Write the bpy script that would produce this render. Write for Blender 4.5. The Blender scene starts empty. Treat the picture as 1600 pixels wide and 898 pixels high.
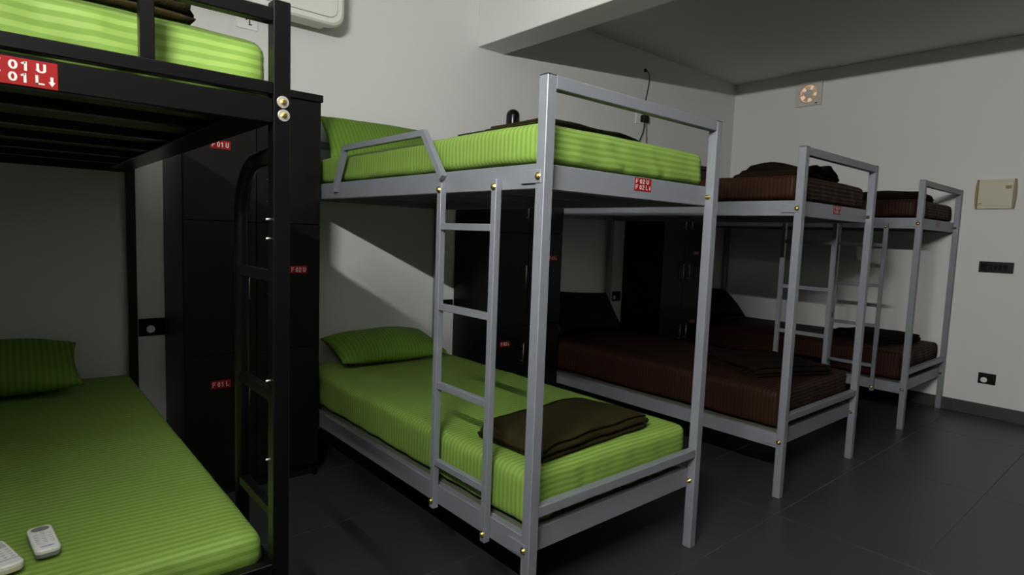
import bpy, math, random
from mathutils import Vector, Matrix, noise
random.seed(7)
sc = bpy.context.scene
col = sc.collection

# ------------------------------------------------------------------ camera
CAM = Vector((0.0, -3.4903, 1.3493))
YAW, PITCH, ROLL, FPX = -0.7118, -0.0893, 0.0368, 933.73
fw = Vector((-math.sin(YAW)*math.cos(PITCH), math.cos(YAW)*math.cos(PITCH), math.sin(PITCH)))
rt = Vector((math.cos(YAW), math.sin(YAW), 0.0))
up = rt.cross(fw)
r2 = rt*math.cos(ROLL) + up*math.sin(ROLL)
u2 = -rt*math.sin(ROLL) + up*math.cos(ROLL)
cam = bpy.data.cameras.new('camera')
cam.sensor_width = 36.0
cam.sensor_fit = 'HORIZONTAL'
cam.lens = FPX/1600*36.0
cam.clip_start = 0.02
camo = bpy.data.objects.new('camera', cam)
col.objects.link(camo)
camo.matrix_world = Matrix(((r2.x, u2.x, -fw.x, CAM.x), (r2.y, u2.y, -fw.y, CAM.y), (r2.z, u2.z, -fw.z, CAM.z), (0, 0, 0, 1)))
sc.camera = camo

# ------------------------------------------------------------------ world, exposure
w = bpy.data.worlds.new('world')
sc.world = w
w.use_nodes = True
w.node_tree.nodes['Background'].inputs[0].default_value = (0.5, 0.55, 0.6, 1)
w.node_tree.nodes['Background'].inputs[1].default_value = 0.02
sc.view_settings.view_transform = 'Standard'
sc.view_settings.look = 'None'
sc.view_settings.exposure = 0.0
sc.view_settings.gamma = 1.0
sc.view_settings.use_curve_mapping = False
LED_STRENGTH = 1660.0        # the LED batten on the left wall, built below

# ------------------------------------------------------------------ materials
def mat(name, base, rough=0.5, metal=0.0, spec=0.5, bump=None, vary=None, coat=0.0, emit=None, trans=0.0, sheen=0.0):
    m = bpy.data.materials.new(name)
    m.use_nodes = True
    nt = m.node_tree
    b = nt.nodes['Principled BSDF']
    b.inputs['Base Color'].default_value = (*base, 1)
    b.inputs['Roughness'].default_value = rough
    b.inputs['Metallic'].default_value = metal
    b.inputs['Specular IOR Level'].default_value = spec
    b.inputs['Coat Weight'].default_value = coat
    b.inputs['Transmission Weight'].default_value = trans
    b.inputs['Sheen Weight'].default_value = sheen
    if emit:
        b.inputs['Emission Color'].default_value = (*emit[0], 1)
        b.inputs['Emission Strength'].default_value = emit[1]
    if vary or bump:
        tc = nt.nodes.new('ShaderNodeTexCoord')
    if vary:
        sca, amt = vary
        n = nt.nodes.new('ShaderNodeTexNoise')
        n.inputs['Scale'].default_value = sca
        n.inputs['Detail'].default_value = 4
        nt.links.new(tc.outputs['Object'], n.inputs['Vector'])
        mp = nt.nodes.new('ShaderNodeMapRange')
        mp.inputs['To Min'].default_value = 1-amt
        mp.inputs['To Max'].default_value = 1+amt
        nt.links.new(n.outputs['Fac'], mp.inputs['Value'])
        hs = nt.nodes.new('ShaderNodeHueSaturation')
        hs.inputs['Color'].default_value = (*base, 1)
        nt.links.new(mp.outputs['Result'], hs.inputs['Value'])
        nt.links.new(hs.outputs['Color'], b.inputs['Base Color'])
    if bump:
        sca, st, dist = bump
        n2 = nt.nodes.new('ShaderNodeTexNoise')
        n2.inputs['Scale'].default_value = sca
        n2.inputs['Detail'].default_value = 5
        nt.links.new(tc.outputs['Object'], n2.inputs['Vector'])
        bp = nt.nodes.new('ShaderNodeBump')
        bp.inputs['Strength'].default_value = st
        bp.inputs['Distance'].default_value = dist
        nt.links.new(n2.outputs['Fac'], bp.inputs['Height'])
        nt.links.new(bp.outputs['Normal'], b.inputs['Normal'])
    return m

def striped(name, c1, c2, rough, period=0.022, weave=0.15, spec=0.3):
    """Satin-striped sheet: bands across the V coordinate (metres along the bed)."""
    m = bpy.data.materials.new(name)
    m.use_nodes = True
    nt = m.node_tree
    L = nt.links.new
    b = nt.nodes['Principled BSDF']
    uv = nt.nodes.new('ShaderNodeUVMap')
    uv.uv_map = 'UVMap'
    sep = nt.nodes.new('ShaderNodeSeparateXYZ')
    L(uv.outputs['UV'], sep.inputs[0])
    dv = nt.nodes.new('ShaderNodeMath'); dv.operation = 'DIVIDE'
    dv.inputs[1].default_value = period
    L(sep.outputs['Y'], dv.inputs[0])
    pp = nt.nodes.new('ShaderNodeMath'); pp.operation = 'PINGPONG'
    pp.inputs[1].default_value = 0.5
    L(dv.outputs[0], pp.inputs[0])
    mr = nt.nodes.new('ShaderNodeMapRange')
    mr.inputs['From Min'].default_value = 0.20
    mr.inputs['From Max'].default_value = 0.30
    L(pp.outputs[0], mr.inputs['Value'])
    mx = nt.nodes.new('ShaderNodeMix'); mx.data_type = 'RGBA'
    mx.inputs['A'].default_value = (*c1, 1)
    mx.inputs['B'].default_value = (*c2, 1)
    L(mr.outputs['Result'], mx.inputs['Factor'])
    tc = nt.nodes.new('ShaderNodeTexCoord')
    n = nt.nodes.new('ShaderNodeTexNoise')
    n.inputs['Scale'].default_value = 3.0
    n.inputs['Detail'].default_value = 3
    L(tc.outputs['Object'], n.inputs['Vector'])
    m2 = nt.nodes.new('ShaderNodeMapRange')
    m2.inputs['To Min'].default_value = 0.9
    m2.inputs['To Max'].default_value = 1.1
    L(n.outputs['Fac'], m2.inputs['Value'])
    hs = nt.nodes.new('ShaderNodeHueSaturation')
    L(mx.outputs['Result'], hs.inputs['Color'])
    L(m2.outputs['Result'], hs.inputs['Value'])
    L(hs.outputs['Color'], b.inputs['Base Color'])
    rr = nt.nodes.new('ShaderNodeMapRange')
    rr.inputs['To Min'].default_value = rough
    rr.inputs['To Max'].default_value = min(1, rough+0.2)
    L(mr.outputs['Result'], rr.inputs['Value'])
    L(rr.outputs['Result'], b.inputs['Roughness'])
    b.inputs['Specular IOR Level'].default_value = spec
    wv = nt.nodes.new('ShaderNodeTexNoise')
    wv.inputs['Scale'].default_value = 14
    wv.inputs['Detail'].default_value = 3
    L(tc.outputs['Object'], wv.inputs['Vector'])
    bp = nt.nodes.new('ShaderNodeBump')
    bp.inputs['Strength'].default_value = weave
    bp.inputs['Distance'].default_value = 0.02
    L(wv.outputs['Fac'], bp.inputs['Height'])
    L(bp.outputs['Normal'], b.inputs['Normal'])
    return m

M = {}
M['wall'] = mat('wall_paint', (0.645, 0.65, 0.635), 0.75, spec=0.25, bump=(60, 0.05, 0.004), vary=(1.2, 0.02))
M['frontwall'] = mat('front_wall_low_bounce', (0.26, 0.25, 0.23), 0.8, spec=0.2)  # unseen wall behind the camera, darkened only to cut bounced light
M['ceil'] = mat('ceiling_paint', (0.62, 0.62, 0.59), 0.85, spec=0.2, bump=(60, 0.05, 0.004))
M['tile'] = mat('floor_tile', (0.030, 0.0325, 0.032), 0.36, spec=0.45, bump=(35, 0.06, 0.004), vary=(2.5, 0.10))
M['grout'] = mat('grout', (0.055, 0.048, 0.036), 0.9, spec=0.1)
M['skirt'] = mat('skirting_tile', (0.034, 0.037, 0.033), 0.4, vary=(3, 0.1))
M['silver'] = mat('silver_paint', (0.200, 0.213, 0.240), 0.42, metal=0.25, spec=0.5, bump=(90, 0.06, 0.002), vary=(6, 0.06))
M['black'] = mat('black_paint', (0.0022, 0.0020, 0.0024), 0.30, spec=0.28, bump=(70, 0.05, 0.002))
M['board'] = mat('deck_board', (0.10, 0.11, 0.07), 0.8, spec=0.2, vary=(5, 0.2))
M['brass'] = mat('brass_bolt', (0.62, 0.47, 0.17), 0.32, metal=1.0)
M['zinc'] = mat('zinc_washer', (0.72, 0.70, 0.62), 0.38, metal=0.85)
M['locker'] = mat('locker_laminate', (0.0032, 0.0026, 0.0022), 0.40, spec=0.25, bump=(25, 0.04, 0.002), vary=(8, 0.2))
M['lockerin'] = mat('locker_carcass', (0.003, 0.0025, 0.0022), 0.5, spec=0.25)
M['chrome'] = mat('brushed_handle', (0.75, 0.72, 0.66), 0.3, metal=1.0)
M['red'] = mat('red_sticker', (0.22, 0.004, 0.004), 0.5, spec=0.2)
M['redfaded'] = mat('faded_red_sticker', (0.22, 0.14, 0.145), 0.5, vary=(60, 0.25))
M['print'] = mat('white_print', (0.55, 0.53, 0.50), 0.5)
M['printfaded'] = mat('faded_print', (0.25, 0.18, 0.19), 0.5)
M['green'] = striped('green_sheet', (0.186, 0.294, 0.058), (0.128, 0.226, 0.033), 0.55)
M['greenp'] = striped('green_pillowcase', (0.105, 0.200, 0.022), (0.085, 0.172, 0.015), 0.55)
M['brown'] = striped('brown_sheet', (0.026, 0.0092, 0.0046), (0.0165, 0.0058, 0.0030), 0.55, weave=0.25, spec=0.12)
M['brownp'] = striped('brown_pillowcase', (0.016, 0.0058, 0.0032), (0.011, 0.004, 0.0024), 0.6, spec=0.1)
M['olive'] = mat('olive_wool', (0.021, 0.0175, 0.0062), 0.95, spec=0.05, bump=(220, 0.5, 0.004), vary=(12, 0.2))
M['choc'] = mat('chocolate_wool', (0.0085, 0.0056, 0.0030), 0.95, spec=0.05, bump=(220, 0.5, 0.004), vary=(12, 0.25))
M['cream'] = mat('cream_plastic', (0.52, 0.49, 0.36), 0.5)
M['tan'] = mat('tan_plastic', (0.24, 0.175, 0.065), 0.5)
M['darkplastic'] = mat('dark_plastic', (0.0035, 0.0035, 0.005), 0.4, spec=0.2)
M['whiteplastic'] = mat('white_plastic', (0.74, 0.74, 0.72), 0.4)
M['acwhite'] = mat('air_conditioner_plastic', (0.66, 0.68, 0.62), 0.4)
M['greyplastic'] = mat('grey_plastic', (0.16, 0.16, 0.17), 0.45)
M['midgrey'] = mat('grey_print', (0.42, 0.42, 0.43), 0.5)
M['blue'] = mat('blue_print', (0.08, 0.08, 0.45), 0.5)
M['dblack'] = mat('gloss_black', (0.004, 0.004, 0.005), 0.22, spec=0.35)
M['fanplate'] = mat('fan_plastic', (0.60, 0.57, 0.53), 0.35)
M['fanclear'] = mat('fan_blade_plastic', (0.85, 0.74, 0.60), 0.3, trans=0.4)
M['daylight'] = mat('daylight_in_duct', (0.5, 0.4, 0.3), 0.6, emit=((1.0, 0.70, 0.46), 0.42))
M['led'] = mat('led_diffuser', (0.9, 0.9, 0.9), 0.4, emit=((1.0, 0.985, 0.955), LED_STRENGTH))

# ------------------------------------------------------------------ mesh helpers
class MB:
    def __init__(s):
        s.v = []; s.f = []; s.uv = {}; s.smooth = set()
    def add(s, vs, fs, smooth=False):
        o = len(s.v)
        s.v += [tuple(p) for p in vs]
        for f in fs:
            if smooth: s.smooth.add(len(s.f))
            s.f.append(tuple(i+o for i in f))
    def box(s, x0, x1, y0, y1, z0, z1, c=0.0015):
        """Box with chamfered edges."""
        c = min(c, abs(x1-x0)*.45, abs(y1-y0)*.45, abs(z1-z0)*.45)
        if c <= 0:
            s.add([(x, y, z) for x in (x0, x1) for y in (y0, y1) for z in (z0, z1)],
                  [(0, 1, 3, 2), (4, 6, 7, 5), (0, 4, 5, 1), (2, 3, 7, 6), (0, 2, 6, 4), (1, 5, 7, 3)])
            return
        X, Y, Z = (x0, x1), (y0, y1), (z0, z1)
        vs = []; idx = {}
        for i in (0, 1):
            for j in (0, 1):
                for k in (0, 1):
                    sx, sy, sz = (1 if i == 0 else -1), (1 if j == 0 else -1), (1 if k == 0 else -1)
                    for a, p in ((0, (X[i], Y[j]+c*sy, Z[k]+c*sz)), (1, (X[i]+c*sx, Y[j], Z[k]+c*sz)), (2, (X[i]+c*sx, Y[j]+c*sy, Z[k]))):
                        idx[i, j, k, a] = len(vs); vs.append(p)
        fs = []
        def q(keys, n):
            pts = [Vector(vs[idx[k]]) for k in keys]
            nn = (pts[1]-pts[0]).cross(pts[2]-pts[0])
            ids = [idx[k] for k in keys]
            fs.append(ids if nn.dot(n) > 0 else ids[::-1])
        for i in (0, 1):
            n = Vector((2*i-1, 0, 0)); q([(i, 0, 0, 0), (i, 1, 0, 0), (i, 1, 1, 0), (i, 0, 1, 0)], n)
            n = Vector((0, 2*i-1, 0)); q([(0, i, 0, 1), (1, i, 0, 1), (1, i, 1, 1), (0, i, 1, 1)], n)
            n = Vector((0, 0, 2*i-1)); q([(0, 0, i, 2), (1, 0, i, 2), (1, 1, i, 2), (0, 1, i, 2)], n)
        for i in (0, 1):
            for j in (0, 1):
                a, b = 2*i-1, 2*j-1
                q([(i, j, 0, 0), (i, j, 1, 0), (i, j, 1, 1), (i, j, 0, 1)], Vector((a, b, 0)))
                q([(i, 0, j, 0), (i, 1, j, 0), (i, 1, j, 2), (i, 0, j, 2)], Vector((a, 0, b)))
                q([(0, i, j, 1), (1, i, j, 1), (1, i, j, 2), (0, i, j, 2)], Vector((0, a, b)))
                for k in (0, 1):
                    q([(i, j, k, 0), (i, j, k, 1), (i, j, k, 2)], Vector((a, b, 2*k-1)))
        s.add(vs, fs)
    def lathe(s, prof, o=(0, 0, 0), ax='z', n=20, smooth=True):
        """prof: list of (radius, height); revolved about ax through o."""
        vs = []; fs = []
        for r, h in prof:
            for k in range(n):
                a = 2*math.pi*k/n
                c, d = r*math.cos(a), r*math.sin(a)
                p = {'z': (c, d, h), 'y': (d, h, c), 'x': (h, c, d)}[ax]
                vs.append((o[0]+p[0], o[1]+p[1], o[2]+p[2]))
        for i in range(len(prof)-1):
            for k in range(n):
                fs.append((i*n+k, i*n+(k+1) % n, (i+1)*n+(k+1) % n, (i+1)*n+k))
        s.add(vs, fs, smooth)
        o0 = len(s.v)-len(vs)
        s.f.append(tuple(o0+k for k in range(n))[::-1])
        s.f.append(tuple(o0+(len(prof)-1)*n+k for k in range(n)))
    def tube(s, pts, r, n=8, square=False, upv=(1, 0, 0), cap=True):
        """Sweep a round (or square with half side r) section along pts, mitred."""
        P = [Vector(p) for p in pts]
        U = Vector(upv)
        vs = []
        sec = [(-1, -1), (1, -1), (1, 1), (-1, 1)] if square else [(math.cos(2*math.pi*k/n), math.sin(2*math.pi*k/n)) for k in range(n)]
        m = len(sec)
        for i, p in enumerate(P):
            d0 = (P[i]-P[i-1]).normalized() if i else (P[1]-P[0]).normalized()
            d1 = (P[i+1]-P[i]).normalized() if i < len(P)-1 else d0
            t = (d0+d1).normalized()
            uu = U - t*U.dot(t)
            if uu.length < 1e-4: uu = Vector((0, 1, 0)) - t*t.y
            uu.normalize()
            nn = t.cross(uu)
            k = 1/max(.4, math.sqrt((1+d0.dot(d1))/2))
            for a, b in sec:
                vs.append(p + uu*a*r + nn*b*r*k)
        fs = []
        for i in range(len(P)-1):
            for k in range(m):
                fs.append((i*m+k, i*m+(k+1) % m, (i+1)*m+(k+1) % m, (i+1)*m+k))
        s.add(vs, fs, not square)
        if cap:
            o = len(s.v)-len(vs)
            s.f.append(tuple(o+k for k in range(m))[::-1])
            s.f.append(tuple(o+(len(P)-1)*m+k for k in range(m)))
    def prism(s, out, a0, a1, ax='y'):
        """Polygon outline (2D) extruded between a0 and a1 along ax."""
        n = len(out)
        def pt(p, a): return {'y': (p[0], a, p[1]), 'x': (a, p[0], p[1]), 'z': (p[0], p[1], a)}[ax]
        vs = [pt(p, a0) for p in out]+[pt(p, a1) for p in out]
        s.add(vs, [tuple(range(n))[::-1], tuple(range(n, 2*n))]+[(i, (i+1) % n, n+(i+1) % n, n+i) for i in range(n)])
    def mesh(s, name, m):
        me = bpy.data.meshes.new(name)
        me.from_pydata(s.v, [], s.f)
        me.materials.append(m)
        me.polygons.foreach_set('use_smooth', [i in s.smooth for i in range(len(s.f))])
        if s.uv:
            lay = me.uv_layers.new(name='UVMap')
            for p in me.polygons:
                for li, vi in zip(p.loop_indices, p.vertices):
                    lay.data[li].uv = s.uv[p.index][p.vertices[:].index(vi)]
        import bmesh
        bm = bmesh.new(); bm.from_mesh(me)
        bmesh.ops.recalc_face_normals(bm, faces=bm.faces)
        bm.to_mesh(me); bm.free()
        me.update()
        return me
    def build(s, name, m, parent=None):
        o = bpy.data.objects.new(name, s.mesh(name, m))
        col.objects.link(o)
        if parent: o.parent = parent
        return o

def tag(o, label=None, cat=None, group=None, kind=None):
    if label: o['label'] = label
    if cat: o['category'] = cat
    if group: o['group'] = group
    if kind: o['kind'] = kind
    return o

def empty(name, loc=(0, 0, 0), rz=0):
    e = bpy.data.objects.new(name, None)
    col.objects.link(e)
    e.location = loc
    e.rotation_euler = (0, 0, rz)
    e.empty_display_size = 0.1
    return e

def bx(name, m, parent, x0, x1, y0, y1, z0, z1, c=0.0015):
    b = MB(); b.box(x0, x1, y0, y1, z0, z1, c)
    return b.build(name, m, parent)

_shared = {}
def inst(key, fn, name, parent, loc):
    """Alike pieces share mesh data."""
    if key not in _shared: _shared[key] = fn()
    o = bpy.data.objects.new(name, _shared[key])
    col.objects.link(o)
    o.parent = parent
    o.location = loc
    return o

def rrect(x0, x1, z0, z1, r, n=6):
    out = []
    for cx, cz, a0 in ((x1-r, z1-r, 0), (x0+r, z1-r, 90), (x0+r, z0+r, 180), (x1-r, z0+r, 270)):
        for k in range(n+1):
            a = math.radians(a0+90*k/n)
            out.append((cx+r*math.cos(a), cz+r*math.sin(a)))
    return out

def _arc(cx, cz, rx, rz, a0, a1, n=10):
    return [(cx+rx*math.cos(math.radians(a0+(a1-a0)*k/n)), cz+rz*math.sin(math.radians(a0+(a1-a0)*k/n))) for k in range(n+1)]
GLYPH = {   # strokes in a 0.6 x 1 cell
    'F': [[(.09, 0), (.09, 1)], [(.0, .91), (.56, .91)], [(.09, .5), (.50, .5)]],
    'L': [[(.09, 0), (.09, 1)], [(.0, .09), (.56, .09)]],
    'U': [[(.09, 1), (.09, .3)]+_arc(.30, .30, .21, .21, 180, 360)+[(.51, 1)]],
    '0': [_arc(.28, .5, .19, .41, 90, 450, 20)],
    '1': [[(.34, 0), (.34, 1)], [(.10, .72), (.34, .93)]],
    '2': [_arc(.28, .70, .20, .21, 170, -40, 12)+[(.10, .14), (.09, .09), (.53, .09)]],
    '3': [_arc(.26, .71, .19, .20, 160, -80, 12), _arc(.26, .29, .21, .20, 80, -160, 12)],
    '4': [[(.42, 0), (.42, 1)], [(.42, .95), (.06, .30), (.58, .28)]],
    ' ': []}
def text_geo(mb, txt, x0, x1, z0, z1, y, weight=0.085):
    """Bold block lettering facing -Y fitted into the box x0..x1, z0..z1 at depth y."""
    adv = {' ': .30}
    tot = sum(adv.get(c, .68) for c in txt)-.08
    sx, sz = (x1-x0)/tot, (z1-z0)
    px = 0
    for c in txt:
        for st in GLYPH[c]:
            P = [Vector((p[0], p[1])) for p in st]
            L1, L2 = [], []
            for i, p in enumerate(P):
                d0 = (P[i]-P[i-1]).normalized() if i else (P[1]-P[0]).normalized()
                d1 = (P[i+1]-P[i]).normalized() if i < len(P)-1 else d0
                t = (d0+d1).normalized()
                n = Vector((-t.y, t.x))*weight/max(.5, t.dot(d0))
                L1.append(p+n); L2.append(p-n)
            vs = [(x0+(px+q.x)*sx, y, z0+q.y*sz) for q in L1+L2]
            k = len(P)
            mb.add(vs, [(i, i+1, k+i+1, k+i) for i in range(k-1)])
        px += adv.get(c, .68)

# ------------------------------------------------------------------ the room
XL, XB, YF, CZ = -0.565, 6.097, -7.0, 3.0365
def struct(name, m, *a, c=0.0):
    o = bx(name, m, None, *a, c=c)
    o['kind'] = 'structure'
    return o
struct('wall_back', M['wall'], XL-.12, XB+.12, 0, .12, -.1, CZ+.1)
struct('wall_right', M['wall'], XB, XB+.12, YF-.12, 0, -.1, CZ+.1)
struct('wall_left', M['wall'], XL-.12, XL, YF-.12, 0, -.1, CZ+.1)
struct('wall_front', M['frontwall'], XL, XB, YF-.12, YF, -.1, CZ+.1)
struct('ceiling', M['ceil'], XL, XB, YF, 0, CZ, CZ+.1)
o = struct('trim_1', M['wall'], 2.6107, 2.8498, YF, 0, 2.6518, CZ, c=.004)
o['label'] = 'white ceiling beam running out from the back wall'
fl = struct('floor', M['grout'], XL, XB, YF, 0, -.1, -.002)
TX, TY, TW, TH, G = 2.9151, -2.1958, 1.2135, 0.6, 0.0022
for i in range(-4, 4):
    for j in range(-9, 5):
        x0, x1 = max(XL, TX+i*TW+G/2), min(XB, TX+(i+1)*TW-G/2)
        y0, y1 = max(YF, TY+j*TH+G/2), min(0, TY+(j+1)*TH-G/2)
        if x1-x0 < .02 or y1-y0 < .02: continue
        if abs(x1-x0-TW+G) < 1e-5 and abs(y1-y0-TH+G) < 1e-5:
            def f():
                b = MB(); b.box(-(TW-G)/2, (TW-G)/2, -(TH-G)/2, (TH-G)/2, -.012, 0, .0012); return b.mesh('floor_tile', M['tile'])
            inst('tile', f, 'floor_tile', fl, ((x0+x1)/2, (y0+y1)/2, 0))
        else:
            bx('floor_tile', M['tile'], fl, x0, x1, y0, y1, -.012, 0, .0012)
def skirting(name, x0, x1, y0, y1, along, first):
    b = MB(); b.box(x0, x1, y0, y1, 0, .099, 0)
    root = b.build(name, M['grout'])
    root['kind'] = 'structure'
    a, e = (x0, x1) if along == 'x' else (y0, y1)
    p = first
    while p > a: p -= 1.2
    while p < e:
        s, t = max(a, p+.001), min(e, p+1.199)
        if t-s > .02:
            if along == 'x': bx('skirting_tile', M['skirt'], root, s, t, y0-.003, y1-.001, .001, .1027, .001)
            else: bx('skirting_tile', M['skirt'], root, x0-.003, x1-.001, s, t, .001, .1027, .001)
        p += 1.2
skirting('baseboard_right', XB-.009, XB, YF, -.0125, 'y', -2.184)
skirting('baseboard_back', XL, XB-.0125, -.009, 0, 'x', .3)

# slim LED batten on the left wall (the lamp that lights the room)
lamp = empty('led_batten', (XL, -3.27, 2.36))
lamp.rotation_euler = (0, math.radians(-18), 0)
tag(lamp, 'slim white LED batten mounted high on the left wall', 'lamp')
bx('housing', M['whiteplastic'], lamp, .002, .040, -.46, .46, -.020, .020, .003)
for sy in (-1, 1):
    bx('end_cap', M['whiteplastic'], lamp, .001, .045, sy*.466-.006, sy*.466+.006, -.022, .022, .002)
bx('diffuser', M['led'], lamp, .0402, .0420, -.455, .455, -.015, .015, 0)

# ------------------------------------------------------------------ bunk beds
def bolt_mesh():
    b = MB()
    b.lathe([(.0125, 0), (.0125, .002), (.0085, .0022), (.0085, .007), (.006, .009), (.0, .0095)], (0, 0, 0), 'x', 12)
    return b.mesh('bolt', M['brass'])
def nut_mesh():
    b = MB()
    b.lathe([(.011, 0), (.011, .002), (.007, .0022), (.007, .007), (.0035, .0072), (.0035, .017), (.0, .0172)], (0, 0, 0), 'x', 10)
    return b.mesh('nut', M['brass'])
def place_bolt(kind, parent, loc, side):
    o = inst(kind, bolt_mesh if kind == 'bolt' else nut_mesh, kind, parent, loc)
    if side < 0: o.rotation_euler = (0, 0, math.pi)
    return o

def sticker_on(parent, x0, x1, z0, z1, y, lines, m=None, pm=None, arrow=True):
    m = m or M['red']; pm = pm or M['print']
    st = bx('sticker', m, parent, x0, x1, y-.0012, y, z0, z1, .0003)
    w, h = x1-x0, z1-z0
    b = MB()
    if len(lines) == 2:
        text_geo(b, lines[0], x0+.06*w, x0+.83*w, z0+.56*h, z0+.90*h, y-.0016)
        text_geo(b, lines[1], x0+.06*w, x0+.81*w, z0+.12*h, z0+.46*h, y-.0016)
        if arrow:
            ax = x0+.91*w
            za, zb = z0+.10*h, z0+.46*h
            b.add([(ax-.014*w*1.6, y-.0016, zb), (ax+.014*w*1.6, y-.0016, zb), (ax+.022*w, y-.0016, za+.17*h), (ax+.052*w, y-.0016, za+.17*h),
                   (ax, y-.0016, za), (ax-.052*w, y-.0016, za+.17*h), (ax-.022*w, y-.0016, za+.17*h)], [(0, 1, 2, 3, 4, 5, 6)])
    else:
        text_geo(b, lines[0], x0+.09*w, x0+.91*w, z0+.2*h, z0+.8*h, y-.0016)
    b.build('lettering', pm, st)
    return st

W, PS, H = 1.0132, 0.0398, 1.8469
LY = 2.098       # bed length
def silver_bed(x0, yf, ladder, label, lines, st, faded=False):
    """ladder = -1 on the left long side, +1 on the right."""
    root = empty('bunk_bed', (x0+W/2, yf+LY/2, 0))
    tag(root, label, 'bunk bed', 'silver metal bunk beds')
    X = lambda x: x-W/2          # from left outer face
    Y = lambda y: y-LY/2         # from foot outer face
    S = M['silver']
    def post():
        b = MB(); b.box(-PS/2, PS/2, -PS/2, PS/2, 0, H-.003, .002); return b.mesh('post', S)
    def cap():
        b = MB(); b.box(-PS/2+.001, PS/2-.001, -PS/2+.001, PS/2-.001, H-.003, H, .001); return b.mesh('post_cap', M['darkplastic'])
    for px in (PS/2, W-PS/2):
        for py in (PS/2, LY-PS/2):
            p = inst('post', post, 'post', root, (X(px), Y(py), 0))
            inst('cap', cap, 'post_cap', p, (0, 0, 0))
    for ys in (0, 1):
        y0, y1 = (Y(.002), Y(.036)) if ys == 0 else (Y(LY-.036), Y(LY-.002))
        for nm, za, zb in (('end_top_rail', 1.8045, 1.8455), ('end_beam', 1.4965, 1.5770), ('end_rail', .4119, .4481), ('end_beam', .2735, .3550)):
            ya_, yb_ = y0, y1
            if nm == 'end_beam':        # the beams sit behind the posts
                ya_, yb_ = (Y(.034), Y(.060)) if ys == 0 else (Y(LY-.060), Y(LY-.034))
            bx(nm, S, root, X(PS+.0002), X(W-PS-.0002), ya_, yb_, za, zb, .002)
    ri, rw = .006, .030
    for sx in (-1, 1):
        xa, xb = (ri, ri+rw) if sx < 0 else (W-ri-rw, W-ri)
        for za, zb in ((1.4955, 1.5745), (.2650, .3435)):
            bx('side_rail', S, root, X(xa), X(xb), Y(PS+.001), Y(LY-PS-.001), za, zb, .002)
            zc = (za+zb)/2-.002
            for py, d in ((PS/2, 1), (LY-PS/2, -1)):
                q = (-.0035, ri) if sx < 0 else (W-ri, W+.0035)
                ya, yb = sorted((Y(py-d*.008), Y(py+d*.085)))
                # bracket: a plate lapping the post, packed out to the inset rail
                b = MB()
                if sx < 0:
                    b.box(X(-.0035), X(0), ya, yb, zc-.021, zc+.021, .001)
                else:
                    b.box(X(W), X(W+.0035), ya, yb, zc-.021, zc+.021, .001)
                yc, yd = sorted((Y(py+d*(PS/2+.002)), Y(py+d*.085)))
                b.box(X(q[0]) if sx > 0 else X(-.001), X(q[1]) if sx < 0 else X(W+.001), yc, yd, zc-.0195, zc+.0195, .001)
                b.build('bracket', S, root)
                place_bolt('bolt', root, (X(-.0035 if sx < 0 else W+.0035), Y(py+d*.004), zc), sx)
                place_bolt('nut', root, (X(PS if sx < 0 else W-PS), Y(py+d*.004), zc), -sx)
    # decks: board on cross bars
    for zt in (1.5745, .3435):
        bx('deck_board', M['board'], root, X(ri+rw+.001), X(W-ri-rw-.001), Y(.061), Y(LY-.061), zt-.014, zt-.002, .001)
        for k in range(5):
            yb_ = .35+k*(LY-.7)/4
            bx('deck_bar', S, root, X(ri+rw+.0005), X(W-ri-rw-.0005), Y(yb_-.0125), Y(yb_+.0125), zt-.050, zt-.0145, .001)
    # ladder
    xa, xb = (-.0195, .0055) if ladder < 0 else (W-.0055, W+.0195)
    for yy in (.5425, .2115):
        st_ = bx('ladder_stile', S, root, X(xa), X(xb), Y(yy), Y(yy+.0265), .252, 1.533, .0015)
        for zz in (1.506, .282):
            place_bolt('bolt', root, (X(-.0195 if ladder < 0 else W+.0195), Y(yy+.0133), zz), ladder)
    for k in range(4):
        zz = 1.3805-.3080*k
        bx('ladder_rung', S, root, X(xa+.001), X(xb-.001), Y(.2381), Y(.5424), zz-.025, zz, .0015)
    # guard rail beside the pillow
    gx = -.0070 if ladder < 0 else W+.0070
    yy = lambda y: Y(y+2.1209)
    b = MB()
    b.tube([(X(gx), yy(-.612), 1.532), (X(gx), yy(-.722), 1.732), (X(gx), yy(-1.434), 1.732), (X(gx), yy(-1.572), 1.552)], 0.0122, square=True, upv=(1, 0, 0))
    b.build('guard_rail', S, root)
    sticker_on(root, X(st[0]-x0), X(st[1]-x0), st[2], st[3], Y(.034), lines,
               M['redfaded'] if faded else None, M['printfaded'] if faded else None)
    return root

BX = (1.2965, 3.1072, 5.0800)
BY = (-2.1209, -2.1213, -2.1150)
silver_bed(BX[0], BY[0], -1, 'silver bunk bed with green bedding and ladder on its near side', ('F 02 U', 'F 02 L'), (1.788, 1.889, 1.5258, 1.5744))
silver_bed(BX[1], BY[1], 1, 'middle silver bunk bed with brown bedding and red sticker on its foot', ('F 03 U', 'F 03 L'), (3.579, 3.685, 1.5270, 1.5755))
silver_bed(BX[2], BY[2], -1, 'silver bunk bed with brown bedding standing against the right wall', ('F 04 U', 'F 04 L'), (5.560, 5.664, 1.5320, 1.5755), faded=True)

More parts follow.
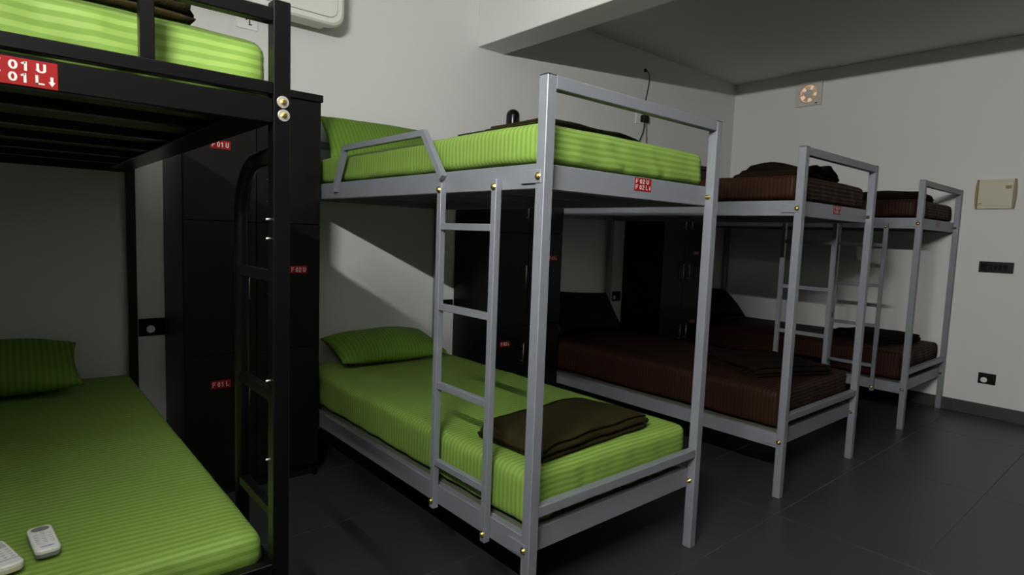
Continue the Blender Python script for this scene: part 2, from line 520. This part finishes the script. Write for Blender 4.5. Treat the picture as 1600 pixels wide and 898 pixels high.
# the black bunk bed in the foreground
def black_bed():
    x1, yf = .515, -2.10
    wd, ln, p, h = 1.01, 2.075, .038, 1.846
    x0 = x1-wd
    root = empty('bunk_bed', ((x0+x1)/2, yf+ln/2, 0))
    tag(root, 'black metal bunk bed in the left foreground with curved ladder', 'bunk bed')
    ox, oy = (x0+x1)/2, yf+ln/2
    K = M['black']
    def B(nm, xa, xb, ya, yb, za, zb, m=K, c=.002): return bx(nm, m, root, xa-ox, xb-ox, ya-oy, yb-oy, za, zb, c)
    yh = yf+ln
    for xa in (x0, x1-p):
        for ya in (yf, yh-p):
            po = B('post', xa, xa+p, ya, ya+p, 0, h)
    for ya in (yf+.002, yh-.032):
        yb = ya+.030
        for nm, za, zb in (('end_top_rail', 1.797, 1.827), ('end_rail', 1.640, 1.667), ('end_beam', 1.577, 1.631), ('end_rail', .512, .541), ('end_beam', .448, .502)):
            B(nm, x0+p, x1-p, ya, yb, za, zb)
        for xc in (.235, -.215):
            B('end_upright', xc-.013, xc+.013, ya+.002, yb-.002, 1.6665, 1.7975, c=.0015)
    for sx in (0, 1):
        xa, xb = (x1-.036, x1-.004) if sx else (x0+.004, x0+.036)
        for za, zb in ((1.592, 1.630), (.452, .500)):
            B('side_rail', xa, xb, yf+p, yh-p, za, zb)
    for za in (1.592, .452):
        B('deck_board', x0+.037, x1-.037, yf+p, yh-p, za+.026, za+.034, M['board'], .001)
        for yc in (-1.73, -1.38, -1.03, -.68, -.33):
            B('deck_bar', x0+.0365, x1-.0365, yc-.02, yc+.02, za+.001, za+.0255, c=.001)
        B('deck_flange', x1-.105, x1-.0365, yf+p, yh-p, za-.003, za+.0005, c=.001)
        B('deck_flange', x0+.0365, x0+.105, yf+p, yh-p, za-.003, za+.0005, c=.001)
    # bent tube ladder on the right side, rungs welded to the post
    lx = x1-.010
    pts = [(lx, -1.768, .475), (lx, -1.768, 1.37)]
    for k in range(1, 9):
        a = math.pi/2*k/8
        pts.append((lx, -1.768-.13*(1-math.cos(a)), 1.37+.14*math.sin(a)))
    pts.append((lx, -2.063, 1.518))
    b = MB(); b.tube([(q[0]-ox, q[1]-oy, q[2]) for q in pts], .019, n=12)
    b.build('ladder_rail', K, root)
    for zc in (1.225, .930, .636):
        B('ladder_rung', lx-.012, lx+.012, -2.062, -1.768, zc-.014, zc+.014, c=.003)
    # bolts with zinc washers on the foot face of the post
    for bxp, bz in ((.497, 1.6255), (.499, 1.5965)):
        b = MB(); b.lathe([(.0135, 0), (.0135, -.0025), (.013, -.003)], (bxp-ox, yf-oy, bz), 'y', 18)
        ws = b.build('washer', M['zinc'], root)
        b = MB(); b.lathe([(.0065, -.003), (.0065, -.008), (.004, -.010)], (bxp-ox, yf-oy, bz), 'y', 6, smooth=False)
        b.build('bolt', M['brass'], ws)
    for bz in (1.362, 1.318, .985, .795):
        b = MB(); b.lathe([(.003, 0), (.003, -.010), (.001, -.011)], (x1-p-ox, yf+.02-oy, bz), 'x', 8)
        b.build('stud', M['zinc'], root)
    sticker_on(root, -.006-ox, .092-ox, 1.5785, 1.6255, yf+.002-oy, ('F 01 U', 'F 01 L'))
    return root
black_bed()

# ------------------------------------------------------------------ lockers
def locker(x0, label, marks):
    w_, d, h = .646, .44, 1.9855
    root = empty('locker', (x0+w_/2, -d/2, 0))
    tag(root, label, 'locker', 'dark wood lockers between the beds')
    ox, oy = x0+w_/2, -d/2
    K = M['locker']
    def B(nm, xa, xb, ya, yb, za, zb, m=K, c=.0012, par=None): return bx(nm, m, par or root, xa-ox, xb-ox, ya-oy, yb-oy, za, zb, c)
    B('side_panel', x0, x0+.018, -d+.019, -.013, .0, h)
    B('side_panel', x0+w_-.018, x0+w_, -d+.019, -.013, .0, h)
    B('back_panel', x0+.0185, x0+w_-.0185, -.022, -.013, .06, h, M['lockerin'])
    B('top_panel', x0-.004, x0+w_+.006, -d-.012, -.013, h+.0005, h+.036, c=.002)
    B('plinth', x0+.0185, x0+w_-.0185, -d+.05, -d+.066, 0, .07, M['lockerin'])
    B('shelf', x0+.0185, x0+w_-.0185, -d+.0195, -.0225, .07, .088, M['lockerin'])
    B('divider', x0+w_/2-.009, x0+w_/2+.009, -d+.0195, -.0225, .0885, h-.001, M['lockerin'])
    zs = (.074, .720, 1.360, h-.002)
    hz = ((.452, .602), (.985, 1.140), (1.440, 1.597))
    xm = x0+w_/2
    for c in (0, 1):
        xa, xb = (x0+.002, xm-.0015) if c == 0 else (xm+.0015, x0+w_-.002)
        for r in range(3):
            dr = B('door', xa, xb, -d, -d+.018, zs[r]+.0015, zs[r+1]-.0015)
            hx = xm-.045 if c == 0 else xm+.050
            b = MB()
            b.lathe([(.0045, hz[r][0]), (.0045, hz[r][1])], (hx-ox, -d-.028-oy, 0), 'z', 10)
            for zz in (hz[r][0]+.025, hz[r][1]-.025):
                b.lathe([(.0035, -.028), (.0035, 0)], (hx-ox, -d-oy, zz), 'y', 8)
            b.build('handle', M['chrome'], dr)
    for t, mx, mz in marks:
        sticker_on(root, mx-.045-ox, mx+.045-ox, mz-.0195, mz+.0195, -d-oy, (t,))
    return root
locker(.642, 'dark wood locker beside the black bunk bed', (('F 01 U', .802, 1.714), ('F 01 L', .797, .575), ('F 02 U', 1.173, 1.126)))
locker(2.453, 'dark wood locker with a black canister on top, behind the green silver bunk', (('F 02 L', 2.588, .606), ('F 03 L', 3.008, 1.188)))
locker(4.330, 'dark wood locker between the two brown silver bunks', (('F 04 U', 4.833, 1.237), ('F 04 L', 4.842, .611)))

# ------------------------------------------------------------------ mattresses
def mattress(label, x0, x1, y0, y1, z0, z1, m, seed, group, droop=0.006, wr=1.0, crown=0.008):
    """y0 = foot end (towards the room), y1 = head end. Fitted sheet with wrinkles."""
    r = .035
    cx, cy = (x0+x1)/2, (y0+y1)/2
    nx, ny, nz = int((x1-x0)/.022), int((y1-y0)/.022), max(6, int((z1-z0)/.016))
    mb = MB(); key = {}
    off = Vector((seed*7.3, seed*3.1, seed*1.7))
    def V(i, j, k):
        kk = (i, j, k)
        if kk in key: return key[kk]
        p = Vector((x0+(x1-x0)*i/nx, y0+(y1-y0)*j/ny, z0+(z1-z0)*k/nz))
        rb = .018
        q = Vector((min(max(p.x, x0+r), x1-r), min(max(p.y, y0+r), y1-r), min(max(p.z, z0+rb), z1-r)))
        d = p-q
        if d.length > 1e-9:
            rr = r if p.z > z0+rb else (rb+r)/2
            # superelliptic rounding towards corners
            mx_ = max(abs(d.x)/r, abs(d.y)/r, abs(d.z)/(r if d.z > 0 else rb))
            n3 = Vector((d.x/r, d.y/r, d.z/(r if d.z > 0 else rb))).normalized()
            p = q+Vector((n3.x*r, n3.y*r, n3.z*(r if d.z > 0 else rb)))*mx_
            nrm = n3
        else:
            nrm = Vector((0, 0, 1))
        u, v = (p.x-cx)/((x1-x0)/2), (p.y-cy)/((y1-y0)/2)
        t = (p.z-z0)/(z1-z0)
        if t > .5:
            p.z += crown*(1-min(1, u*u))*(1-min(1, v**6))*(t-.5)*2
            p.z += wr*.0035*noise.noise(Vector((p.x*3.2, p.y*3.2, 0))+off)
            p.z += wr*.0012*noise.noise(Vector((p.x*9, p.y*16, 3))+off)
        side = max(0, 1-max(0, nrm.z))
        if side > .3 or t < .7:
            low = (1-t)
            hv = Vector((nrm.x, nrm.y, 0))
            if hv.length > .1:
                hv.normalize()
                s_ = p.y if abs(nrm.x) > abs(nrm.y) else p.x
                a = noise.noise(Vector((s_*16+p.z*9, p.z*3, 5))+off)
                c_ = noise.noise(Vector((s_*34-p.z*14, p.z*6, 9))+off)
                foot = 2.4 if abs(nrm.y) > abs(nrm.x) else 1.1
                p += hv*wr*foot*(.0042*a*(.25+low)+.0022*c_*(.15+low))*side
                p.z += droop*noise.noise(Vector((s_*7, 1, 2))+off)*low*low
        key[kk] = len(mb.v); mb.v.append((p.x-cx, p.y-cy, p.z-z0)); return key[kk]
    def face(idx, fid):
        f = [V(*q) for q in idx]
        uvs = []
        for q in idx:
            X_, Y_, Z_ = x0+(x1-x0)*q[0]/nx, y0+(y1-y0)*q[1]/ny, z0+(z1-z0)*q[2]/nz
            if fid == 'end0': uvs.append((X_, y0-(z1-Z_)))
            elif fid == 'end1': uvs.append((X_, y1+(z1-Z_)))
            elif fid == 'side': uvs.append((Z_, Y_))
            else: uvs.append((X_, Y_))
        mb.uv[len(mb.f)] = uvs
        mb.smooth.add(len(mb.f)); mb.f.append(tuple(f))
    for i in range(nx):
        for j in range(ny):
            face([(i, j, nz), (i+1, j, nz), (i+1, j+1, nz), (i, j+1, nz)], 'top')
            face([(i, j, 0), (i, j+1, 0), (i+1, j+1, 0), (i+1, j, 0)], 'bot')
        for k in range(nz):
            face([(i, 0, k), (i+1, 0, k), (i+1, 0, k+1), (i, 0, k+1)], 'end0')
            face([(i, ny, k), (i, ny, k+1), (i+1, ny, k+1), (i+1, ny, k)], 'end1')
    for j in range(ny):
        for k in range(nz):
            face([(0, j, k), (0, j, k+1), (0, j+1, k+1), (0, j+1, k)], 'side')
            face([(nx, j, k), (nx, j+1, k), (nx, j+1, k+1), (nx, j, k+1)], 'side')
    # build with uv in face-vertex order (no normal recalculation: it would reorder loops)
    me = bpy.data.meshes.new('mattress')
    me.from_pydata(mb.v, [], mb.f)
    me.materials.append(m)
    me.polygons.foreach_set('use_smooth', [True]*len(mb.f))
    lay = me.uv_layers.new(name='UVMap')
    flat = []
    for i in range(len(mb.f)):
        for q in mb.uv[i]: flat += q
    lay.data.foreach_set('uv', flat)
    me.update()
    o = bpy.data.objects.new('mattress', me)
    col.objects.link(o)
    o.location = (cx, cy, z0)
    tag(o, label, 'mattress', group)
    return o

for i, (cn, mm, gr) in enumerate((('green', M['green'], 'green sheeted mattresses'), ('brown', M['brown'], 'brown sheeted mattresses'), ('brown', M['brown'], 'brown sheeted mattresses'))):
    xa, xb = BX[i]+.034, BX[i]+W-.030
    ya, yb = BY[i]+.056, BY[i]+LY-.062
    where = ('of the silver bunk with green bedding', 'of the middle silver bunk', 'of the bunk against the right wall')[i]
    mattress(f'{cn} striped mattress on the upper deck {where}', xa, xb, ya, yb, 1.584, 1.716, mm, 3+i*2, gr)
    mattress(f'{cn} striped mattress on the lower deck {where}', xa-(.001 if i else .004), xb-.003, ya, yb, .362, .543 if i == 0 else .565, mm, 4+i*2, gr, wr=1.25)
mattress('bright green mattress on the upper deck of the black bunk bed', -.457, .487, -2.036, -.085, 1.634, 1.772, M['green'], 11, 'green sheeted mattresses', wr=2.2, droop=0.0)
mattress('green mattress with two remotes on the lower deck of the black bunk', -.457, .477, -2.038, -.085, .509, .598, M['green'], 12, 'green sheeted mattresses', wr=1.2)

# ------------------------------------------------------------------ pillows
def pillow(label, loc, size, m, rot=(0, 0, 0), seed=0, group='pillows', plump=1.0, sag=0.0):
    w_, d, t = size
    n1, n2 = 44, 30
    vs = []; fs = []; uvs = []
    off = Vector((seed*5.1, seed*2.3, 0))
    for sgn in (1, -1):
        for i in range(n1+1):
            for j in range(n2+1):
                u, v = -1+2*i/n1, -1+2*j/n2
                su = math.copysign(1-(1-abs(u))**1.25, u)
                sv = math.copysign(1-(1-abs(v))**1.25, v)
                x = su*w_/2*(1-.055*(1-sv*sv))
                y = sv*d/2*(1-.075*(1-su*su))
                e = max(0, (1-abs(su)**2.6))**.55*max(0, (1-abs(sv)**2.6))**.55
                z = sgn*t/2*e*(1.0 if sgn > 0 else .75)*plump
                z += .008*noise.noise(Vector((x*6, y*6, sgn*2))+off)*e
                edge = max(abs(su), abs(sv))
                z += .006*noise.noise(Vector((su*9, sv*9, 1))+off)*(edge**6)
                z -= sag*(su*su)*.5
                vs.append((x, y, z))
    N = (n1+1)*(n2+1)
    bord = lambda i, j: i in (0, n1) or j in (0, n2)
    def vid(s, i, j): return (0 if s == 0 or bord(i, j) else N)+i*(n2+1)+j
    for s in (0, 1):
        for i in range(n1):
            for j in range(n2):
                q = [(i, j), (i+1, j), (i+1, j+1), (i, j+1)]
                if s: q = q[::-1]
                fs.append(tuple(vid(s, *p) for p in q))
                for p in q:
                    uvs += [vs[p[0]*(n2+1)+p[1]][1], vs[p[0]*(n2+1)+p[1]][0]]
    used = sorted({k for f in fs for k in f}); re = {k: a for a, k in enumerate(used)}
    me = bpy.data.meshes.new('pillow')
    me.from_pydata([vs[k] for k in used], [], [tuple(re[k] for k in f) for f in fs])
    me.materials.append(m)
    me.polygons.foreach_set('use_smooth', [True]*len(fs))
    lay = me.uv_layers.new(name='UVMap')
    lay.data.foreach_set('uv', uvs)
    o = bpy.data.objects.new('pillow', me)
    col.objects.link(o)
    o.location = loc
    o.rotation_euler = rot
    tag(o, label, 'pillow', group)
    return o
R = math.radians
pillow('green pillow leaning at the head of the upper silver bunk', (1.775, -.195, 1.858), (.72, .34, .14), M['greenp'], (R(50), 0, R(-3)), 1)
pillow('plump green pillow lying flat at the head of the lower silver bunk', (1.785, -.250, .640), (.69, .36, .185), M['greenp'], (R(14), R(0), R(-2)), 2)
pillow('brown pillow propped up at the head of the lower middle bunk', (3.60, -.235, .745), (.72, .38, .16), M['brownp'], (R(52), R(3), R(-2)), 3)
pillow('brown pillow at the head of the upper middle bunk', (3.60, -.27, 1.790), (.70, .38, .15), M['brownp'], (R(8), 0, R(2)), 4)
pillow('brown pillow at the head of the lower bunk by the right wall', (5.55, -.25, .735), (.72, .38, .16), M['brownp'], (R(42), R(4), R(-2)), 5)
pillow('brown pillow at the head of the upper bunk by the right wall', (5.58, -.27, 1.790), (.70, .38, .15), M['brownp'], (R(8), 0, R(-2)), 6)
pillow('dark green pillow at the head of the lower black bunk', (-.085, -.29, .715), (.69, .36, .21), M['greenp'], (R(20), 0, R(0)), 7)
pillow('green pillow at the head of the upper black bunk', (-.05, -.28, 1.855), (.70, .40, .16), M['greenp'], (R(8), 0, 0), 8)

# ------------------------------------------------------------------ folded blankets
def blanket(label, loc, size, layers, m, rz=0, seed=0, tilt=0.0, lump=0.0, group='folded wool blankets'):
    """A blanket folded to and fro: serpentine section swept along its width."""
    w_, d, t = size                 # width (swept), depth of fold, total thickness
    lt = t/layers
    off = Vector((seed*4.7, seed*1.9, 0))
    prof = []                       # centre line (v, z)
    nseg = 12
    for k in range(layers):
        z = lt*(k+.5)
        ext = d/2-.008*((k*7+seed*3) % 3)
        a, b = (-ext, ext) if k % 2 == 0 else (ext, -ext)
        for i in range(nseg+1):
            prof.append((a+(b-a)*i/nseg, z, k))
        if k < layers-1:
            s = 1 if k % 2 == 0 else -1
            for i in range(1, 5):
                an = -math.pi/2+math.pi*i/5
                prof.append((b+s*lt*.55*math.cos(an), z+lt/2+lt/2*math.sin(an), k+.5))
    th = lt*.40
    # offset outline
    P = [Vector((a, 0, c)) for a, c, _ in prof]
    L1, L2 = [], []
    for i, p in enumerate(P):
        d_ = (P[min(i+1, len(P)-1)]-P[max(i-1, 0)]).normalized()
        n = Vector((-d_.z, 0, d_.x))
        L1.append(p+n*th); L2.append(p-n*th)
    e1 = P[-1]+(P[-1]-P[-2]).normalized()*th*.8
    e0 = P[0]+(P[0]-P[1]).normalized()*th*.8
    out = [e0]+L1+[e1]+L2[::-1]
    nu = 26
    vs = []; n = len(out)
    for i in range(nu+1):
        u = -1+2*i/nu
        for p in out:
            lay = p.z/t
            x = u*w_/2*(1-.02*math.sin(lay*7+seed))+.006*noise.noise(Vector((p.x*5, lay*6, u*2))+off)
            y = p.x+.010*noise.noise(Vector((u*3, lay*5, 2))+off)+.012*u*lay*math.sin(seed+1)
            z = p.z*(1+.18*noise.noise(Vector((u*1.8, p.x*5, 4))+off))
            edge = 1-.25*abs(u)**8
            z *= edge
            z += lump*(.35+.65*noise.noise(Vector((u*2.0+seed, p.x*3.5, 8))))*lay*(1-u*u)*1.3 if lump else 0
            z += tilt*u*lay
            vs.append((x, y, max(0.0, z)))
    fs = []
    for i in range(nu):
        for k in range(n):
            fs.append((i*n+k, i*n+(k+1) % n, (i+1)*n+(k+1) % n, (i+1)*n+k))
    mb = MB(); mb.add(vs, fs, True)
    # end caps as strips between the two offset lines
    m1 = len(P)
    for base, rev in ((0, False), (nu*n, True)):
        for i in range(m1-1):
            a, b = base+1+i, base+2+i
            c, d2 = base+n-1-i-1, base+n-1-i
            q = (a, b, c, d2)
            mb.f.append(q[::-1] if rev else q)
        mb.f.append((base, base+1, base+n-1)); mb.f.append((base+m1+1, base+m1, base+m1+2))
    o = mb.build('blanket', m)
    o.location = loc
    o.rotation_euler = (0, 0, rz)
    tag(o, label, 'blanket', group)
    return o
blanket('olive wool blanket folded on the lower green silver bunk', (1.745, -1.845, .5505), (.66, .33, .072), 4, M['olive'], R(3), 1)
blanket('olive wool blanket folded on the upper green silver bunk', (1.705, -1.80, 1.7265), (.55, .30, .034), 3, M['olive'], R(2), 2)
blanket('olive wool blanket folded on the upper black bunk', (.03, -1.83, 1.7835), (.62, .30, .062), 3, M['olive'], R(0), 3)
blanket('dark brown blanket folded on the lower middle bunk', (3.64, -1.74, .5735), (.56, .46, .070), 4, M['choc'], R(-22), 4)
blanket('rumpled dark brown blanket heaped on the upper middle bunk', (3.66, -1.78, 1.7265), (.52, .42, .052), 3, M['choc'], R(6), 8, lump=.085)
blanket('dark brown blanket folded on the lower bunk by the right wall', (5.66, -1.70, .5735), (.52, .42, .070), 4, M['choc'], R(-16), 6)
blanket('dark brown blanket folded on the upper bunk by the right wall', (5.56, -1.78, 1.7275), (.66, .40, .060), 3, M['choc'], R(4), 7, lump=.03)

# ------------------------------------------------------------------ things on the lower black bunk
def remote(label, loc, rz, dark):
    root = empty('remote_control', loc, rz)
    tag(root, label, 'remote control', 'remote controls on the lower black bunk')
    w_, l_ = .046, .135
    def loft(name, m, secs, r):
        b = MB(); outs = []
        for z, sh in secs:
            outs.append([(p[0], p[1], z) for p in rrect(-w_/2+sh, w_/2-sh, -l_/2+sh, l_/2-sh, max(.002, r-sh), 5)])
        n = len(outs[0])
        vs = [p for o_ in outs for p in o_]
        fs = [tuple(range(n))[::-1], tuple((len(outs)-1)*n+k for k in range(n))]
        for i in range(len(outs)-1):
            for k in range(n): fs.append((i*n+k, i*n+(k+1) % n, (i+1)*n+(k+1) % n, (i+1)*n+k))
        b.add(vs, fs)
        return b.build(name, m, root)
    loft('back_shell', M['greyplastic'] if dark else M['cream'], [(0, .004), (.004, 0), (.012, 0)], .012)
    loft('front_shell', M['whiteplastic'], [(.012, 0), (.018, 0), (.021, .003)], .012)
    zt = .0212
    if dark:
        b = MB(); b.prism([(.017*math.cos(2*math.pi*k/24), .047+.012*math.sin(2*math.pi*k/24)) for k in range(24)], zt-.001, zt+.0006, 'z')
        b.build('display', M['greyplastic'], root)
        b = MB(); b.box(-.012, .012, -.052, -.0495, zt-.0005, zt+.0004, 0)
        b.build('logo_print', M['blue'], root)
        rows = [(.026, 1), (.016, 3), (.003, 3), (-.010, 3), (-.020, 3), (-.030, 3)]
    else:
        b = MB(); b.box(-.017, .017, .022, .056, zt-.0005, zt+.0004, 0)
        b.build('display', M['midgrey'], root)
        b = MB(); b.box(-.020, .020, -.0415, -.040, zt-.0005, zt+.0004, 0)
        b.build('cover_seam', M['greyplastic'], root)
        rows = [(.010, 3), (-.003, 3), (-.016, 3), (-.029, 3)]
    for yy, c in rows:
        for k in range(c):
            xx = 0 if c == 1 else -.013+.013*k
            bx('button', M['midgrey'], root, xx-.0035, xx+.0035, yy-.002, yy+.002, zt-.0008, zt+.0008, .0006)
remote('small white remote with dark oval display on the green sheet', (.058, -1.840, .6105), R(5), True)
remote('cream and white remote cut off by the left picture edge', (-.016, -1.872, .6105), R(15), False)

# canister on the locker
b = MB()
prof = [(.044, 0), (.047, .004), (.047, .150)]
for k in range(1, 9):
    a = math.pi/2*k/8
    prof.append((.047*math.cos(a)+.0005, .150+.047*math.sin(a)))
b.lathe(prof, (0, 0, 0), 'z', 28)
can = empty('canister', (2.772, -.22, 2.0225))
tag(can, 'black dome-topped canister standing on a locker top', 'canister')
b.build('body', M['dblack'], can)
b = MB(); b.lathe([(.0476, .048), (.0476, .051)], (0, 0, 0), 'z', 28)
b.build('seam_ring', M['greyplastic'], can)
b = MB(); b.lathe([(.003, 0), (.003, -.002)], (.014, -.0447, .100), 'y', 10)
b.build('indicator', M['whiteplastic'], can)

# ------------------------------------------------------------------ fittings on the walls
# air conditioner
ac = empty('air_conditioner', (1.135, 0, 2.466))
tag(ac, 'white split air conditioner high on the back wall', 'air conditioner')
def loft_y(secs, name, m, parent):
    b = MB(); outs = [[(p[0], y, p[1]) for p in o_] for y, o_ in secs]
    n = len(outs[0]); vs = [p for o_ in outs for p in o_]
    fs = [tuple(range(n)), tuple((len(outs)-1)*n+k for k in range(n))[::-1]]
    for i in range(len(outs)-1):
        for k in range(n): fs.append((i*n+k, i*n+(k+1) % n, (i+1)*n+(k+1) % n, (i+1)*n+k))
    b.add(vs, fs)
    return b.build(name, m, parent)
loft_y([(-.001, rrect(-.405, .405, .06, .30, .05, 8)), (-.05, rrect(-.405, .405, .03, .30, .06, 8)), (-.16, rrect(-.40, .40, .0, .30, .08, 8)), (-.19, rrect(-.385, .385, .004, .292, .075, 8)), (-.2, rrect(-.37, .37, .014, .282, .07, 8))], 'casing', M['acwhite'], ac)
loft_y([(-.199, rrect(-.345, .345, .0385, .262, .05, 8)), (-.2012, rrect(-.345, .345, .0385, .262, .05, 8))], 'panel_gap', M['greyplastic'], ac)
loft_y([(-.1995, rrect(-.342, .342, .042, .259, .048, 8)), (-.2035, rrect(-.342, .342, .042, .259, .048, 8))], 'front_panel', M['acwhite'], ac)
bx('air_vane', M['acwhite'], ac, -.30, .30, -.155, -.075, .004, .014, .003)

def plate(name, label, cat, wall, a0, a1, z0, z1, m, th=.009, group=None):
    ac_, zc = (a0+a1)/2, (z0+z1)/2
    w_, h_ = abs(a1-a0), z1-z0
    root = empty(name, (ac_, 0, zc) if wall == 'A' else (XB, ac_, zc), 0 if wall == 'A' else R(-90))
    tag(root, label, cat, group)
    bx('cover_plate', m, root, -w_/2, w_/2, -th, -.0005, -h_/2, h_/2, .002)
    return root
def roundel(parent, x, z, r, m, y=-.009, name='socket_face'):
    b = MB(); b.lathe([(r, y+.001), (r, y-.004), (r*.9, y-.005)], (x, 0, z), 'y', 20)
    return b.build(name, m, parent)
p = plate('wall_socket', 'black socket plate with white round knob beside the black bunk', 'socket', 'A', .527, .645, .764, .853, M['darkplastic'], group='black wall sockets')
roundel(p, -.007, -.010, .019, M['whiteplastic'])
p = plate('wall_socket', 'black socket plate on the back wall behind the green silver bunk', 'socket', 'A', 2.335, 2.452, .790, .870, M['darkplastic'], group='black wall sockets')
roundel(p, -.03, -.010, .019, M['whiteplastic'])
p = plate('wall_socket', 'black socket plate on the back wall behind the middle bunk', 'socket', 'A', 4.205, 4.320, .776, .864, M['darkplastic'], group='black wall sockets')
roundel(p, -.03, -.010, .019, M['whiteplastic'])
p = plate('wall_socket', 'black socket plate with white round knob low on the right wall', 'socket', 'B', -2.342, -2.4575, .271, .3595, M['darkplastic'], group='black wall sockets')
roundel(p, -.018, -.012, .022, M['whiteplastic'])
p = plate('light_switch', 'long black switch panel under the breaker box', 'switch', 'B', -2.27, -2.492, 1.180, 1.268, M['darkplastic'])
for k in range(4):
    bx('rocker', M['dblack'], p, -.035+.032*k-.012, -.035+.032*k+.012, -.0125, -.0085, -.022, .022, .001)
bx('rocker', M['dblack'], p, -.098, -.056, -.0115, -.0085, -.03, .03, .001)
p = plate('wall_socket', 'white socket plate with a red indicator switch below the air conditioner', 'socket', 'A', 1.0, 1.110, 2.395, 2.463, M['whiteplastic'])
bx('rocker', M['dblack'], p, .006, .022, -.016, -.0085, -.012, -.007, .001)
bx('toggle', M['dblack'], p, .008, .013, -.014, -.0085, -.006, .016, .001)
bx('indicator', M['red'], p, -.010, -.001, -.012, -.0085, .012, .024, .001)
p = plate('wall_socket', 'white socket plate with a black plug beyond the beam', 'socket', 'A', 4.410, 4.560, 2.388, 2.500, M['whiteplastic'])
ad = empty('power_adapter', (4.505, -.009, 2.437))
tag(ad, 'black power adapter plugged in high on the back wall with trailing wires', 'adapter')
bx('body', M['darkplastic'], ad, -.042, .042, -.045, -.001, -.032, .030, .006)
b = MB(); b.tube([(-.004, -.025, -.030), (-.006, -.024, -.08), (-.018, -.022, -.13), (-.05, -.02, -.19), (-.08, -.02, -.26), (-.09, -.02, -.36)], .0045, n=6)
b.build('wire', M['darkplastic'], ad)
b = MB(); b.tube([(.018, -.025, -.030), (.026, -.024, -.09), (.038, -.022, -.16), (.044, -.02, -.25), (.044, -.02, -.36)], .0048, n=6)
b.build('wire', M['greyplastic'], ad)
cb = MB()
cb.tube([(4.512, 0, 2.872), (4.520, -.018, 2.868), (4.548, -.022, 2.838), (4.556, -.022, 2.80), (4.545, -.02, 2.72), (4.520, -.02, 2.62), (4.505, -.022, 2.54), (4.503, -.026, 2.468)], .0038, n=6)
o = cb.build('cable', M['darkplastic'])
tag(o, 'thin black cable hanging from a hole in the back wall', 'cable')
gl = MB(); gl.lathe([(.017, -.001), (.015, -.010), (.006, -.014)], (0, 0, 0), 'y', 14)
o2 = gl.build('cable_gland', M['darkplastic'], o)
o2.location = (4.512, 0, 2.872)

# exhaust fan
fan = empty('exhaust_fan', (XB, -.790, 2.822), R(-90))
tag(fan, 'small square exhaust fan glowing warm near the ceiling', 'fan')
hw, hh, rr_ = .126, .116, .088
b = MB(); n = 32; out = []; inn = []
for k in range(n):
    a = 2*math.pi*k/n+math.pi/4
    c, s_ = math.cos(a), math.sin(a)
    sc_ = 1/max(abs(c), abs(s_))
    out.append((hw*c*sc_, hh*s_*sc_)); inn.append((rr_*c, rr_*s_))
vs = [(p[0], y, p[1]) for y in (-.001, -.030) for p in out]+[(p[0], y, p[1]) for y in (-.001, -.030) for p in inn]
fs = []
for k in range(n):
    k2 = (k+1) % n
    fs += [(k, k2, n+k2, n+k), (2*n+k, 3*n+k, 3*n+k2, 2*n+k2), (n+k, n+k2, 3*n+k2, 3*n+k), (k, 2*n+k, 2*n+k2, k2)]
b.add(vs, fs); b.build('housing', M['fanplate'], fan)
b = MB(); b.lathe([(rr_-.001, -.0015), (rr_-.001, -.0035)], (0, 0, 0), 'y', 32)
b.build('duct_opening', M['daylight'], fan)
b = MB(); b.tube([(.086*math.cos(2*math.pi*k/36), -.031, .086*math.sin(2*math.pi*k/36)) for k in range(37)], .005, n=6, upv=(0, 1, 0), cap=False)
b.build('rim_ring', M['fanclear'], fan)
for k in range(5):
    a = 2*math.pi*k/5+.5
    b = MB(); vs = []
    for t_ in (0, .5, 1):
        rad = .040+.040*t_
        for d_, y in ((-.36, -.010), (.36, -.022)):
            vs.append((rad*math.cos(a+d_), y, rad*math.sin(a+d_)))
    vs2 = [(v[0], v[1]-.0015, v[2]) for v in vs]
    q = [(0, 1, 3, 2), (2, 3, 5, 4)]
    fsb = q+[tuple(i+6 for i in f[::-1]) for f in q]+[(0, 2, 8, 6), (2, 4, 10, 8), (4, 5, 11, 10), (5, 3, 9, 11), (3, 1, 7, 9), (1, 0, 6, 7)]
    b.add(vs+vs2, fsb); b.build('blade', M['fanclear'], fan)
b = MB(); b.lathe([(.040, -.006), (.040, -.026), (.034, -.031)], (0, 0, 0), 'y', 24)
b.build('hub', M['fanplate'], fan)
bx('maker_mark', M['dblack'], fan, .070, .092, -.0308, -.0298, -.102, -.093, 0)

# breaker box
br = empty('breaker_box', (XB, -2.331, 1.808), R(-90))
tag(br, 'cream breaker box with tan curved sides on the right wall', 'breaker box')
hw, hh = .113, .117
bx('body', M['cream'], br, -hw, hw, -.030, -.0005, -hh, hh, .003)
bx('door', M['cream'], br, -hw+.002, hw-.002, -.037, -.0305, -hh+.024, hh-.018, .002)
for s_ in (-1, 1):
    b = MB(); o_ = []
    for k in range(9):
        v = -1+2*k/8
        o_.append((s_*(hw+.010+.008*(1-v*v)), v*hh))
    o_ += [(s_*(hw+.0005), hh), (s_*(hw+.0005), -hh)]
    if s_ < 0: o_ = o_[::-1]
    b.prism(o_, -.040, -.0005, 'y'); b.build('side_trim', M['tan'], br)
bx('door_label', M['tan'], br, .062, .101, -.0378, -.0368, .040, .066, .0002)
bx('maker_mark', M['dblack'], br, -.104, -.082, -.0376, -.0368, -.078, -.0745, 0)
